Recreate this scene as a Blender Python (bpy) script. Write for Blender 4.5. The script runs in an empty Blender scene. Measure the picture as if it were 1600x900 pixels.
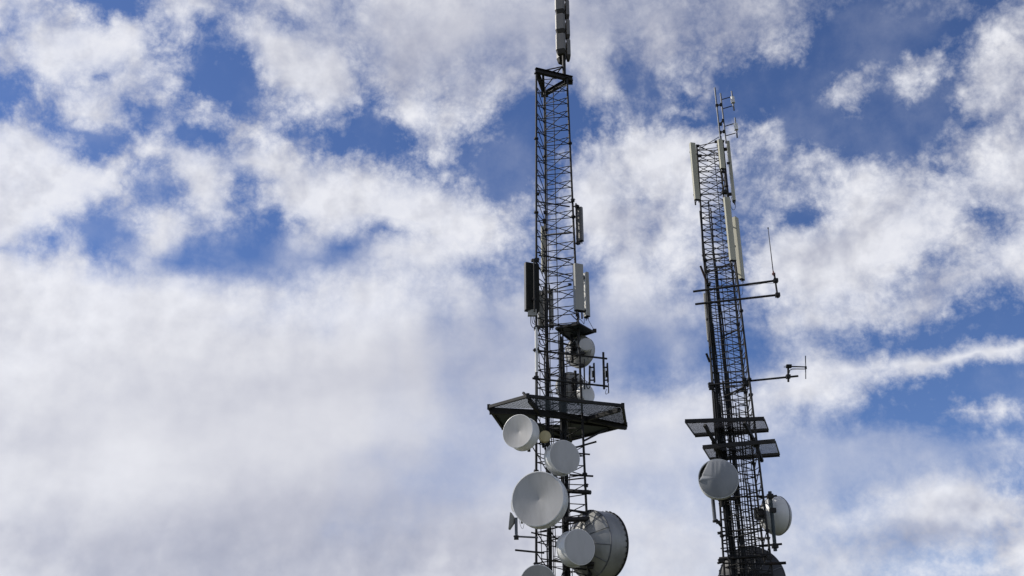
import bpy, math, random
from mathutils import Vector, Matrix, Euler, noise as mnoise
random.seed(7)
SC = bpy.context.scene
COL = SC.collection
V = Vector
R = math.radians

# ------------------------------------------------------------------ camera
TH = R(24.5)
FPX = 1555.0
EYE = V((0, 0, 1.7))
cd = bpy.data.cameras.new('camera')
cam = bpy.data.objects.new('camera', cd)
COL.objects.link(cam)
cam.location = EYE
cam.rotation_euler = (R(90) + TH, 0, 0)
cd.sensor_width = 36.0
cd.lens = 36.0 * FPX / 1600.0
cd.clip_start = 0.1
cd.clip_end = 20000
SC.camera = cam
SC.view_settings.view_transform = 'Standard'
SC.view_settings.look = 'None'
SC.view_settings.exposure = 0
SC.view_settings.gamma = 1


def sight(x, y):
    u = (x - 800) / FPX
    v = (450 - y) / FPX
    return V((u, math.cos(TH) - v * math.sin(TH), math.sin(TH) + v * math.cos(TH)))


def at(x, y, Y):
    """surveyed point: the sight line x, y of the photograph met at Y metres from the camera"""
    r = sight(x, y)
    return EYE + r * (Y / r.y)


# ------------------------------------------------------------------ materials
def new_mat(name):
    m = bpy.data.materials.new(name)
    m.use_nodes = True
    nt = m.node_tree
    b = nt.nodes['Principled BSDF']
    return m, nt, b


def weathered(name, c1, c2, rough=0.5, metal=0.0, scale=3.0, streak=0.25, lo=0.35, hi=0.7, bump=0.0, rough2=None, spec=0.5):
    """two-tone weathering: a noise drawn out downwards like rain streaks"""
    m, nt, b = new_mat(name)
    N = nt.nodes
    L = nt.links
    tc = N.new('ShaderNodeTexCoord')
    mp = N.new('ShaderNodeMapping')
    mp.inputs['Scale'].default_value = (1, 1, streak)
    L.new(tc.outputs['Object'], mp.inputs['Vector'])
    n = N.new('ShaderNodeTexNoise')
    n.inputs['Scale'].default_value = scale
    n.inputs['Detail'].default_value = 6
    n.inputs['Roughness'].default_value = 0.65
    L.new(mp.outputs['Vector'], n.inputs['Vector'])
    cr = N.new('ShaderNodeValToRGB')
    cr.color_ramp.elements[0].position = lo
    cr.color_ramp.elements[1].position = hi
    cr.color_ramp.elements[0].color = (*c1, 1)
    cr.color_ramp.elements[1].color = (*c2, 1)
    L.new(n.outputs['Fac'], cr.inputs['Fac'])
    L.new(cr.outputs['Color'], b.inputs['Base Color'])
    b.inputs['Roughness'].default_value = rough
    b.inputs['Metallic'].default_value = metal
    b.inputs['Specular IOR Level'].default_value = spec
    if rough2 is not None:
        mr = N.new('ShaderNodeMapRange')
        mr.inputs['From Min'].default_value = 0.3
        mr.inputs['From Max'].default_value = 0.7
        mr.inputs['To Min'].default_value = rough
        mr.inputs['To Max'].default_value = rough2
        L.new(n.outputs['Fac'], mr.inputs['Value'])
        L.new(mr.outputs['Result'], b.inputs['Roughness'])
    if bump:
        bp = N.new('ShaderNodeBump')
        bp.inputs['Strength'].default_value = bump
        bp.inputs['Distance'].default_value = 0.01
        L.new(n.outputs['Fac'], bp.inputs['Height'])
        L.new(bp.outputs['Normal'], b.inputs['Normal'])
    return m


M = dict(
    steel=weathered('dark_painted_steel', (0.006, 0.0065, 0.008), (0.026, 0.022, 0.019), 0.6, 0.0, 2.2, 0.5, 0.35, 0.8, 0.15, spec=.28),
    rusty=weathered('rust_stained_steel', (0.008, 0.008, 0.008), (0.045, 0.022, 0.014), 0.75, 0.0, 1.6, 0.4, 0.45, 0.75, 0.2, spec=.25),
    galv=weathered('galvanised_pipe', (0.09, 0.095, 0.105), (0.17, 0.175, 0.19), 0.5, 0.5, 5, 0.4),
    radome=weathered('white_radome', (0.29, 0.284, 0.272), (0.41, 0.405, 0.398), 0.45, 0, 1.9, 0.3, 0.22, 0.58),
    shroud=weathered('white_painted_shroud', (0.50, 0.50, 0.48), (0.70, 0.70, 0.69), 0.35, 0, 3.5, 0.25, 0.25, 0.6),
    yellow=weathered('aged_cream_radome', (0.40, 0.34, 0.17), (0.52, 0.45, 0.25), 0.5, 0, 4, 0.4),
    beige=weathered('beige_panel_radome', (0.32, 0.305, 0.23), (0.41, 0.395, 0.305), 0.5, 0, 2.0, 0.15, 0.25, 0.65),
    greypanel=weathered('grey_panel_radome', (0.21, 0.205, 0.185), (0.29, 0.285, 0.26), 0.5, 0, 2.0, 0.15, 0.25, 0.65),
    stackgrey=weathered('grey_antenna_shell', (0.105, 0.10, 0.096), (0.16, 0.153, 0.145), 0.5, 0, 2.0, 0.2, 0.25, 0.65),
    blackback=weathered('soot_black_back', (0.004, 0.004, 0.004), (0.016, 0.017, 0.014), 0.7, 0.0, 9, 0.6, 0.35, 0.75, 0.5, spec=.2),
    alu=weathered('aluminium_reflector', (0.17, 0.17, 0.16), (0.31, 0.31, 0.30), 0.34, 0.35, 1.5, 0.35, 0.3, 0.7, 0, 0.55),
    darkdish=weathered('grey_shaded_reflector', (0.009, 0.010, 0.012), (0.024, 0.024, 0.026), 0.5, 0.1, 1.5, 0.35),  # base colour kept near black to carry the shade on the dish back
    cable=weathered('black_cable_jacket', (0.005, 0.005, 0.006), (0.013, 0.013, 0.013), 0.5, 0, 6, 0.1, spec=.3),
    fabric=weathered('grey_cloth_radome', (0.20, 0.21, 0.225), (0.28, 0.29, 0.305), 0.75, 0, 2.0, 0.5, 0.3, 0.7, 0.1, spec=.3),
    mesh=weathered('galvanised_grating', (0.10, 0.105, 0.12), (0.18, 0.185, 0.20), 0.5, 0.4, 3, 1.0),
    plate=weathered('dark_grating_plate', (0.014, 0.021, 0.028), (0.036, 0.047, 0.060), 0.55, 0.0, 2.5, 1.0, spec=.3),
    insul=weathered('white_insulator', (0.58, 0.57, 0.55), (0.72, 0.71, 0.69), 0.4, 0, 5, 0.4),
    red=weathered('copper_brown_coil', (0.14, 0.055, 0.04), (0.22, 0.10, 0.08), 0.5, 0.2, 8, 0.5),
    glosswhite=weathered('glossy_white_reflector', (0.46, 0.46, 0.45), (0.60, 0.60, 0.59), 0.38, 0.0, 1.7, 0.35, 0.25, 0.6),
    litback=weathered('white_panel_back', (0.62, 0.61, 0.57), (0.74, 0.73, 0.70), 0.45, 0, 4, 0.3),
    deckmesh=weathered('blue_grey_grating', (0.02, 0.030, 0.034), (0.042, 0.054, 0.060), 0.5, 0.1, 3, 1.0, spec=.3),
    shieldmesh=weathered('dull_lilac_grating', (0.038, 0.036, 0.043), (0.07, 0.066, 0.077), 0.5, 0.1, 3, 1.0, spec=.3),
    capshade=weathered('shade_toned_end_shell', (0.028, 0.025, 0.02), (0.045, 0.04, 0.032), 0.6, 0, 2.0, 0.2, spec=.2),  # dark tone stands for the shade on the boxes' downward-facing bottoms
    concrete=weathered('footing_concrete', (0.22, 0.21, 0.20), (0.34, 0.33, 0.31), 0.9, 0, 2, 1.0, 0.3, 0.7, 0.3),
)


# ------------------------------------------------------------------ mesh builder
MATS = {}          # root/part object -> world matrix of its thing


class MB:
    def __init__(self):
        self.v = []
        self.f = []
        self.s = []

    def add(self, vs, fs, smooth=False):
        o = len(self.v)
        self.v += [V(p) for p in vs]
        for f in fs:
            self.f.append([i + o for i in f])
            self.s.append(smooth)
        return self

    def tube(self, p, q, r, n=8, r2=None):
        p, q = V(p), V(q)
        d = q - p
        if d.length < 1e-6:
            return self
        d.normalize()
        a = d.orthogonal().normalized()
        b = d.cross(a)
        r2 = r if r2 is None else r2
        A = [p + (a * math.cos(t) + b * math.sin(t)) * r for t in [2 * math.pi * i / n for i in range(n)]]
        B = [q + (a * math.cos(t) + b * math.sin(t)) * r2 for t in [2 * math.pi * i / n for i in range(n)]]
        self.add(A + B, [[i, (i + 1) % n, n + (i + 1) % n, n + i] for i in range(n)], n > 5)
        self.add(A, [list(range(n))[::-1]])
        self.add(B, [list(range(n))])
        return self

    def path(self, pts, r, n=6):
        """one continuous bent rod or cable"""
        pts = [V(p) for p in pts]
        rings = []
        a = None
        for i, p in enumerate(pts):
            d = (pts[min(i + 1, len(pts) - 1)] - pts[max(i - 1, 0)]).normalized()
            if a is None:
                a = d.orthogonal().normalized()
            a = (a - d * a.dot(d)).normalized()
            b = d.cross(a)
            rings.append([p + (a * math.cos(2 * math.pi * k / n) + b * math.sin(2 * math.pi * k / n)) * r for k in range(n)])
        vs = [p for g in rings for p in g]
        fs = [[i * n + k, i * n + (k + 1) % n, (i + 1) * n + (k + 1) % n, (i + 1) * n + k] for i in range(len(rings) - 1) for k in range(n)]
        self.add(vs, fs, True)
        self.add(rings[0], [list(range(n))[::-1]])
        self.add(rings[-1], [list(range(n))])
        return self

    def box(self, c, size, X=(1, 0, 0), Y=(0, 1, 0), Z=(0, 0, 1)):
        c = V(c)
        X, Y, Z = V(X) * size[0] / 2, V(Y) * size[1] / 2, V(Z) * size[2] / 2
        vs = [c + X * i + Y * j + Z * k for i in (-1, 1) for j in (-1, 1) for k in (-1, 1)]
        return self.add(vs, [[0, 1, 3, 2], [4, 6, 7, 5], [0, 4, 5, 1], [2, 3, 7, 6], [0, 2, 6, 4], [1, 5, 7, 3]])

    def beam(self, p, q, w, h, up=(0, 0, 1)):
        """rectangular bar from p to q, w wide, h high"""
        p, q = V(p), V(q)
        d = (q - p)
        L_ = d.length
        d.normalize()
        s = d.cross(V(up)).normalized()
        u = s.cross(d)
        return self.box((p + q) / 2, (L_, w, h), d, s, u)

    def ibeam(self, p, q, w, h, t=0.014):
        """I section: two flanges and a web, butted"""
        p, q = V(p), V(q)
        z = V((0, 0, 1))
        self.beam(p + z * (h / 2 - t / 2), q + z * (h / 2 - t / 2), w, t)
        self.beam(p - z * (h / 2 - t / 2), q - z * (h / 2 - t / 2), w, t)
        self.beam(p, q, t, h - 2 * t)
        return self

    def lathe(self, c, axis, prof, n=64, smooth=True):
        """prof: (radius, distance along axis)"""
        c, d = V(c), V(axis).normalized()
        a = V((0, 0, 1)).cross(d).normalized()
        b = d.cross(a)
        vs = []
        for r, h in prof:
            vs += [c + d * h + (a * math.cos(2 * math.pi * k / n) + b * math.sin(2 * math.pi * k / n)) * r for k in range(n)]
        fs = [[i * n + k, i * n + (k + 1) % n, (i + 1) * n + (k + 1) % n, (i + 1) * n + k] for i in range(len(prof) - 1) for k in range(n)]
        return self.add(vs, fs, smooth)

    def prism(self, sect, z0, z1):
        """closed section of (x, y) points extruded upwards"""
        n = len(sect)
        A = [V((x, y, z0)) for x, y in sect]
        B = [V((x, y, z1)) for x, y in sect]
        self.add(A + B, [[i, (i + 1) % n, n + (i + 1) % n, n + i] for i in range(n)])
        self.add(A, [list(range(n))[::-1]])
        self.add(B, [list(range(n))])
        return self

    def build(self, name, mat, parent=None):
        Mi = MATS[parent].inverted() if parent is not None else Matrix()
        me = bpy.data.meshes.new(name)
        me.from_pydata([Mi @ p for p in self.v], [], self.f)
        me.polygons.foreach_set('use_smooth', self.s)
        me.materials.append(M[mat] if isinstance(mat, str) else mat)
        me.update()
        o = bpy.data.objects.new(name, me)
        COL.objects.link(o)
        if parent is not None:
            o.parent = parent
            MATS[o] = MATS[parent]
        return o


def thing(name, label, cat, loc, group=None, rz=0.0):
    o = bpy.data.objects.new(name, None)
    o.empty_display_size = 0.2
    COL.objects.link(o)
    o.location = loc
    o.rotation_euler = (0, 0, rz)
    MATS[o] = Matrix.Translation(V(loc)) @ Matrix.Rotation(rz, 4, 'Z')
    o['label'] = label
    o['category'] = cat
    if group:
        o['group'] = group
    return o


def tag(o, label, cat, group=None):
    o['label'] = label
    o['category'] = cat
    if group:
        o['group'] = group
    return o


def rehome(mb, name, mat, loc, label, cat, group=None):
    """a thing that is one mesh, with its origin at its base"""
    Mi = Matrix.Translation(V(loc))
    mb.v = [p - V(loc) for p in mb.v]
    o = mb.build(name, mat)
    o.location = loc
    MATS[o] = Mi
    return tag(o, label, cat, group)


# ------------------------------------------------------------------ the two lattice towers
LX, LY, LROT, LS0, LS1, LTOP = 1.543, 34.0, R(13.7), 1.9735, -0.02492, 26.62
RX, RY, RROT, RS0, RS1, RTOP = 8.51, 36.0, R(-37.0), 2.036, -0.03725, 24.85
ANG = {'A': R(210), 'B': R(330), 'C': R(90)}


def leg_l(k, z):
    r = (LS0 + LS1 * z) / math.sqrt(3)
    a = ANG[k] + LROT
    return V((LX + r * math.cos(a), LY + r * math.sin(a), z))


def leg_r(k, z):
    r = (RS0 + RS1 * z) / math.sqrt(3)
    a = ANG[k] + RROT
    return V((RX + r * math.cos(a), RY + r * math.sin(a), z))


def lattice(t, leg, top, pitch, section, legr, rodr, zig_phase, faces=(('A', 'B'), ('C', 'B'), ('A', 'C'))):
    """legs, one bent lacing rod per face and bolted section, flanges at the joints, footings"""
    for k in 'ABC':
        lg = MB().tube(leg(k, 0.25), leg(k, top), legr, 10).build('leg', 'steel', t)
        z = section
        while z < top - 1:
            p = leg(k, z)
            fl = MB().tube(p - V((0, 0, .028)), p - V((0, 0, .002)), legr * 2.1, 10).tube(p + V((0, 0, .002)), p + V((0, 0, .028)), legr * 2.1, 10)
            for q in range(4):
                a = q * math.pi / 2 + .5
                b = p + V((math.cos(a), math.sin(a), 0)) * legr * 1.6
                fl.tube(b - V((0, 0, .06)), b + V((0, 0, .06)), .009, 6)
            fl.build('flange', 'steel', lg)
            z += section
        f = leg(k, 0)
        MB().box((f.x, f.y, 0.13), (.7, .7, .24)).build('footing', 'concrete', t)
    for (k1, k2), ph in zip(faces, zig_phase):
        z0 = 0.3
        while z0 < top - .3:
            z1 = min(z0 + section, top)
            pts = []
            n = max(2, int(round((z1 - z0) / (pitch / 2))))
            for i in range(n + 1):
                z = z0 + (z1 - z0) * i / n
                k, o_ = (k1, k2) if (i + ph) % 2 == 0 else (k2, k1)
                a, b = leg(k, z), leg(o_, z)
                pts.append(a + (b - a) * .02)
            m = MB()
            for p, q in zip(pts, pts[1:]):
                m.tube(p, q, rodr, 6)
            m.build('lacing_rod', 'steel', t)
            z0 = z1


tall = thing('lattice_tower', 'taller dark steel lattice tower carrying drum dishes and a wide platform, left of the pair', 'tower', (LX, LY, 0))
lattice(tall, leg_l, LTOP, .67, 3.35, .043, .0175, (0, 1, 1))
# ladder inside the tower
ld = MB()
s0, s1 = V((LX - .16, LY + .02, 1)), V((LX + .17, LY + .12, 1))
for s in (s0, s1):
    ld.tube(s, V((s.x, s.y, LTOP - .3)), .016, 8)
ladder = ld.build('ladder', 'steel', tall)
z = 6.0
while z < LTOP - .5:
    MB().tube(V((s0.x, s0.y, z)), V((s1.x + (.1 if random.random() < .25 else .0), s1.y, z)), .0095, 6).build('rung', 'steel', ladder)
    z += .335
# head frame of heavy beams and the stay struts of the mast
hz = 26.74
ha, hb, hc = at(838.5, 114, 33.45), at(892.5, 126, 34.0), at(851, 147, 35.05)
ha.z = hb.z = hc.z = hz
dAB = (hb - ha).normalized()
MB().ibeam(ha - dAB * .06, hb + dAB * .06, .16, .22).build('head_beam', 'steel', tall)
for p, q in ((ha, hc), (hb, hc)):
    d = (q - p).normalized()
    MB().ibeam(p + d * .13, q - d * .16, .15, .2).build('head_beam', 'steel', tall)
MB().box((hc.x, hc.y, hz), (.3, .3, .16)).build('corner_plate', 'steel', tall)
MB().box((hb.x - .1, hb.y + .13, hz - .05), (.34, .16, .2)).build('corner_plate', 'steel', tall)
d2 = (hc - ha).normalized()
g0 = ha + dAB * .26
MB().ibeam(g0 + d2 * .12, hc - d2 * .2, .1, .16).build('head_beam', 'steel', tall)
for k, e in zip('ABC', (ha, hb, hc)):
    MB().tube(leg_l(k, LTOP - .01), leg_l(k, LTOP + .02), .09, 10).build('head_plate', 'steel', tall)
pole = ha + dAB * ((hb - ha).length * .80)
for e, zz in ((ha + dAB * .3, .9), (ha + dAB * .62, .85), (hc - d2 * .2, .95)):
    MB().tube(V((e.x, e.y, hz + .08)), V((pole.x - .03, pole.y, hz + zz - .35)), .028, 8).build('strut', 'steel', tall)
# stay bars across the tower at some levels, and stub arms that stick out of the legs
for (x0, y0, Y0, x1, y1, Y1, r) in (
        (841, 315, 33.35, 890, 323, 33.9, .028), (853, 367, 34.8, 892, 363, 33.75, .03), (842, 399, 33.35, 892, 406, 33.8, .028),
        (848, 421, 34.0, 893, 431, 33.7, .024), (853, 456, 34.7, 893, 445, 33.7, .026), (842, 511, 33.3, 893, 507, 33.8, .03),
        (841, 529, 33.3, 895, 541, 33.7, .024), (857, 587, 34.7, 873, 582, 34.0, .026),
        (826, 754, 33.2, 872, 760, 33.3, .032), (830, 832, 33.0, 880, 843, 33.3, .026), (844, 831, 33.2, 905, 815, 33.6, .024),
        (805, 859.5, 32.6, 850, 864, 33.0, .032), (880, 860, 34, 918, 842, 33.7, .02), (845, 873, 33.2, 910, 882, 33.6, .022)):
    MB().tube(at(x0, y0, Y0), at(x1, y1, Y1), r, 8).build('stay_bar', 'steel', tall)
for (x0, y0, Y0, x1, y1, Y1, r) in (
        (900, 699, 33.3, 932, 690, 33.1, .034), (897, 708, 33.7, 921.5, 710, 33.4, .03), (890, 742, 33.5, 927, 744, 33.4, .034),
        (886, 750, 33.8, 912, 747, 33.5, .026), (884, 767, 33.6, 923, 769.5, 33.2, .075), (889, 797, 33.4, 925, 802, 33.9, .04),
        (884, 812, 33.2, 921, 811, 33.6, .085), (880, 885, 33.3, 916, 890, 33.7, .03), (897, 882, 33.4, 928, 881, 33.4, .06)):
    MB().tube(at(x0, y0, Y0), at(x1, y1, Y1), r, 8).build('stub_arm', 'steel', tall)
for (x, y, Y, s) in ((915.5, 758.5, 33.6, .14), (924, 800, 33.8, .17), (922, 885, 33.5, .2), (838, 882, 33.2, .16), (916, 769, 33.4, .17),
                     (837, 548, 33.2, .11), (836.5, 591, 33.2, .11), (910, 552, 33.6, .15), (908, 571, 33.6, .15), (839, 406, 33.4, .16), (851, 345, 34.8, .16),
                     (890, 444.5, 33.6, .1), (840, 303, 33.3, .13), (895, 313, 33.7, .14), (852, 332, 34.8, .14)):
    c = at(x, y, Y)
    MB().box(c, (s, s * .8, s * .75)).tube(c + V((-s * .7, -.02, .02)), c + V((s * .7, -.02, .02)), .012, 6).build('clamp', 'steel', tall)

low = thing('lattice_tower', 'shorter dark steel lattice tower topped by slim beige panels, right of the pair', 'tower', (RX, RY, 0))
lattice(low, leg_r, RTOP, .56, 2.8, .041, .0165, (1, 0, 1, 0), (('A', 'B'), ('C', 'B'), ('A', 'C'), ('A', 'C')))
ld = MB()
s0, s1 = V((RX - .02, RY - .28, 1)), V((RX + .26, RY - .12, 1))
for s in (s0, s1):
    ld.tube(s, V((s.x, s.y, RTOP - .6)), .0135, 8)
ladder = ld.build('ladder', 'steel', low)
z = 6.0
while z < RTOP - .7:
    MB().tube(V((s0.x, s0.y, z)), V((s1.x, s1.y, z)), .0085, 6).build('rung', 'steel', ladder)
    z += .3
for (x0, y0, x1, y1, r) in (
        (1094, 243.5, 1122, 240, .024), (1091, 228, 1119, 222, .02), (1092, 230, 1121, 239, .018), (1100, 407, 1138, 401, .03), (1124, 420, 1142, 412, .03),
        (1100, 425, 1144, 420, .026), (1098, 428, 1144, 410, .02), (1130, 525, 1153, 515, .036), (1112, 609, 1165, 602, .02), (1134, 619, 1163, 604, .034),
        (1134, 616, 1164, 608, .024), (1140, 618, 1174, 606, .022), (1117, 778, 1192, 775, .03), (1125, 831, 1190, 826, .03), (1130, 845, 1192, 828, .03),
        (1126, 857, 1200, 851, .022), (1124, 873, 1200, 868, .06), (1130, 880, 1204, 881, .03), (1160, 843, 1190, 842, .018), (1137, 800, 1178, 812, .016)):
    MB().tube(at(x0, y0, 36.2), at(x1, y1, 35.4), r, 8).build('stay_bar', 'steel', low)
for (x, y, Y, s) in ((1090, 228, 36, .12), (1093.5, 243.5, 36.0, .14), (1119, 221.5, 35.4, .12), (1129, 221, 35.2, .12), (1101, 406, 36, .13), (1106, 424, 36, .14),
                     (1107, 444, 36, .16), (1111, 601, 36, .2), (1111.5, 606.5, 36, .17), (1173, 617, 35.4, .14), (1166, 599, 35.3, .19), (1163, 593, 35.3, .15),
                     (1138, 255, 35.3, .11), (1130, 268, 35.2, .14), (1132, 300, 35.2, .2), (1200, 841, 35.0, .12), (1124, 833, 36, .12), (1126, 876, 36, .16),
                     (1126, 788, 36, .12), (1190, 802, 35.3, .2), (1186, 811, 35.2, .15), (1202, 872, 35.1, .18), (1182, 695, 35.3, .2), (1120, 702, 36, .2)):
    c = at(x, y, Y)
    MB().box(c, (s, s * .8, s * .7)).tube(c + V((-s * .7, -.03, .02)), c + V((s * .7, -.03, .02)), .012, 6).build('clamp', 'steel', low)
for (x0, y0, Y0, x1, y1, Y1, r) in ((1094.5, 415.5, 35.8, 1104.5, 441, 35.9, .045), (1103.5, 552, 35.8, 1109, 566, 35.9, .045), (1196, 881, 35.0, 1228, 879.5, 34.7, .05),
                                    (1121, 880, 36.2, 1132, 878, 36.1, .04)):
    MB().tube(at(x0, y0, Y0), at(x1, y1, Y1), r, 8).build('stub_arm', 'rusty', low)


# ------------------------------------------------------------------ feeder cables, each one a thing
def cable(p0, ztop, zbot, r, label, group, bend=None):
    """hangs straight down with a little slack; the head may curl over to what it feeds"""
    pts = []
    n = 22
    ph = random.random() * 6
    for i in range(n + 1):
        z = zbot + (ztop - zbot) * i / n
        w = .016 * math.sin(z * 1.7 + ph) + .012 * math.sin(z * 4.1 + ph * 2)
        pts.append(V((p0.x + w, p0.y + w * .6, z)))
    if bend is not None:
        e = V(bend)
        p = pts[-1]
        for s in (.25, .5, .75, 1):
            pts.append(p + (e - p) * s + V((0, 0, .35 * math.sin(s * math.pi))))
    base = V((p0.x, p0.y, zbot))
    rehome(MB().path(pts, r, 6), 'feeder_cable', 'cable', base, label, 'cable', group)


LC1 = 'thick black feeder cable strapped beside the rear leg of the taller tower'
LC2 = 'thick black feeder cable in the bundle down the middle of the taller tower'
LC3 = 'thin black feeder cable hanging loose inside the taller tower'
for i, (dx, dy, zt) in enumerate(((0, 0, 17.6), (.055, .01, 17.9), (.10, .05, 17.0), (.02, .06, 19.0), (.07, .08, 15.2), (-.035, .03, 15.0))):
    p = at(855, 620, 34.45)
    cable(p + V((dx - .03, dy, 0)), zt, .3, .026, LC1, 'feeder cables beside the rear leg of the taller tower')
for i, (dx, dy, zt) in enumerate(((0, 0, 15.4), (.055, .02, 15.2), (.11, -.01, 15.6), (.03, .06, 14.9), (.09, .07, 14.2), (.15, .04, 13.8), (-.05, .03, 13.0), (-.02, -.04, 12.8))):
    p = at(879, 620, 33.9)
    cable(p + V((dx - .04, dy, 0)), zt, .3, .028, LC2, 'feeder cables down the middle of the taller tower')
for (x, zt) in ((874.5, 15.3), (886.5, 14.7), (843.5, 16.0), (863, 13.2)):
    cable(at(x, 620, 34.0), zt, .3, .014, LC3, 'thin cables inside the taller tower')
RC1 = 'thick black feeder cable in the bundle along the left side of the shorter tower'
RC2 = 'thick black feeder cable in the central bundle of the shorter tower'
RC3 = 'thin black feeder cable hanging between the central bundle and right legs of the shorter tower'
for dx, dy, zt in ((0, 0, 21.6), (.06, .02, 21.2), (.02, .07, 19.0), (.10, .05, 18.3), (-.05, .04, 17.5), (.14, .02, 16.6), (.08, .1, 15.2), (-.08, -.02, 15.6), (.2, .06, 14.6)):
    cable(at(1126, 700, 36.0) + V((dx, dy, 0)), zt, .3, .026, RC1, 'feeder cables along the left side of the shorter tower')
for dx, dy, zt in ((0, 0, 22.0), (.055, .03, 21.7), (.02, .07, 20.5), (.1, .04, 19.0), (.14, .08, 14.6), (-.05, .05, 14.2)):
    cable(at(1143, 700, 35.9) + V((dx, dy, 0)), zt, .3, .026, RC2, 'feeder cables in the central bundle of the shorter tower')
for x, zt, r in ((1138.5, 18.2, .016), (1152, 18.5, .014), (1156, 13.3, .022), (1159.5, 13.1, .02), (1164, 12.6, .02), (1134, 13.6, .022), (1166, 10.2, .02), (1149, 17.0, .014), (1171, 16.6, .012)):
    cable(at(x, 700, 35.9), zt, .3, r, RC3, 'thin cables of the shorter tower')


# ------------------------------------------------------------------ drum antennas
def drum(name, label, cat, x, y, Y, r, yaw, depth, face='flat', fmat='radome', smat='shroud', back='shroud', conc=.14, bmat='steel', group=None, hub=None, pipe=.9, tilt=0.0):
    """drum dish on its pipe: x, y, Y is the centre of the front face, yaw > 0 looks to the right of the camera"""
    c = at(x, y, Y)
    ax = V((math.sin(yaw) * math.cos(tilt), -math.cos(yaw) * math.cos(tilt), math.sin(tilt)))
    t = thing(name, label, cat, c - ax * (depth + r * .45) - V((0, 0, r)), group)
    rim = MB()
    rim.lathe(c, ax, [(r * .995, -depth), (r, -depth + .01), (r, -.03)])
    rim.lathe(c, ax, [(r, -.03), (r * 1.018, -.03), (r * 1.018, .0), (r * .985, .006)], smooth=False)
    rim.lathe(c, ax, [(r * 1.0, -depth), (r * 1.03, -depth), (r * 1.03, -depth + .03), (r, -depth + .03)], smooth=False)
    rim.build('shroud', smat, t)
    n = 72
    m = MB()
    if face == 'cone':
        prof = [(r * .985, .004)] + [(r * k, .004 - conc * r * (1 - k) ** 1.03) for k in (.95, .9, .8, .7, .6, .5, .4, .3, .2, .12, .06, .02, .0005)]
    elif face == 'dome':
        prof = [(r * .985, .004)] + [(r * math.sin(a), .004 + conc * r * math.cos(a)) for a in [R(80 - 8 * i) for i in range(10)]] + [(r * .01, .004 + conc * r)]
    else:
        prof = [(r * .985, .004), (r * .9, .010), (r * .5, .014), (r * .0005, .016)]
    m.lathe(c, ax, prof, n)
    m.build('radome', fmat, t)
    # parabolic back, hub, mount
    bk = MB().lathe(c, ax, [(r * .99, -depth), (r * .8, -depth - r * .13), (r * .6, -depth - r * .23), (r * .4, -depth - r * .30), (r * .22, -depth - r * .34), (.02, -depth - r * .35)])
    bk.build('reflector', back, t)
    hb_ = c - ax * (depth + r * .34)
    hubm = MB().tube(hb_, hb_ - ax * .1, max(.08, r * .2), 16)
    hubm.build('hub', bmat, t)
    pc = hb_ - ax * (.1 + .06)
    MB().tube(pc - V((0, 0, r * pipe)), pc + V((0, 0, r * pipe)), .055, 12).build('mount_pipe', 'steel', t)
    # feeder tail drooping from the hub back to the tower
    q1 = V((LX + .1 if c.x < 6 else RX, 34.0 if c.x < 6 else 36.0, c.z - r * 1.3))
    p0 = hb_ - ax * .08
    tail = []
    for i in range(13):
        s_ = i / 12
        p = p0 + (q1 - p0) * s_
        tail.append(p + V((0, 0, -.45 * r * math.sin(math.pi * s_) - .12 * math.sin(2 * math.pi * s_))))
    MB().path(tail, .019, 6).build('feeder_tail', 'cable', t)
    for s in (-1, 1):
        MB().box(pc + V((0, 0, s * r * .3)) + ax * .06, (.2, .18, .09), ).build('bracket', 'steel', t)
    return t


drum('drum_antenna', 'white drum dish with bright conical face under the left end of the wide platform', 'dish antenna', 809, 673.5, 32.2, .562, R(-28), .46, 'cone', conc=.15)
drum('small_drum_antenna', 'small yellowish drum dish tucked under the wide platform', 'dish antenna', 852, 681.5, 33.2, .195, R(8), .16, 'flat', fmat='yellow', smat='yellow', pipe=1.5)
drum('drum_antenna', 'grey faced drum dish below the wide platform, above and right of the largest drum dish', 'dish antenna', 882.5, 713.5, 32.7, .56, R(24), .42, 'flat', fmat='radome')
drum('large_drum_antenna', 'largest drum dish with conical face, in front of the left leg', 'dish antenna', 840, 779, 32.35, .885, R(-20), .44, 'cone', conc=.14)
drum('drum_antenna', 'flat faced drum dish with sunlit left rim in front of the huge silver dish', 'dish antenna', 905.5, 854.5, 32.6, .565, R(27), .5, 'flat', fmat='radome')
drum('drum_antenna', 'drum dish cut off by the bottom edge of the photo below the left leg', 'dish antenna', 841, 911.5, 32.6, .575, R(0), .4, 'flat', fmat='greypanel')
drum('drum_antenna', 'pale drum dish showing only its left rim behind the largest drum dish', 'dish antenna', 804.5, 787, 33.4, .28, R(-62), .2, 'flat')
drum('small_drum_antenna', 'small round white disc at the upper right of the taller tower, topmost of the dishes', 'dish antenna', 915.5, 538, 33.7, .235, R(6), .16, 'flat', fmat='radome')
drum('drum_antenna', 'white dish seen from behind under the small grey ice shield', 'dish antenna', 909, 551, 34.7, .60, R(140), .24, 'dome', conc=.2, smat='radome', back='radome')
drum('drum_antenna', 'white dish seen from behind just above the wide platform, crossed by the lattice', 'dish antenna', 890, 607, 35.0, .56, R(200), .2, 'dome', conc=.2, smat='radome', back='radome')
drum('drum_antenna', 'white drum dish peeking over the right half of the wide platform', 'dish antenna', 919, 615, 34.2, .33, R(42), .24, 'flat', fmat='shroud')

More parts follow.
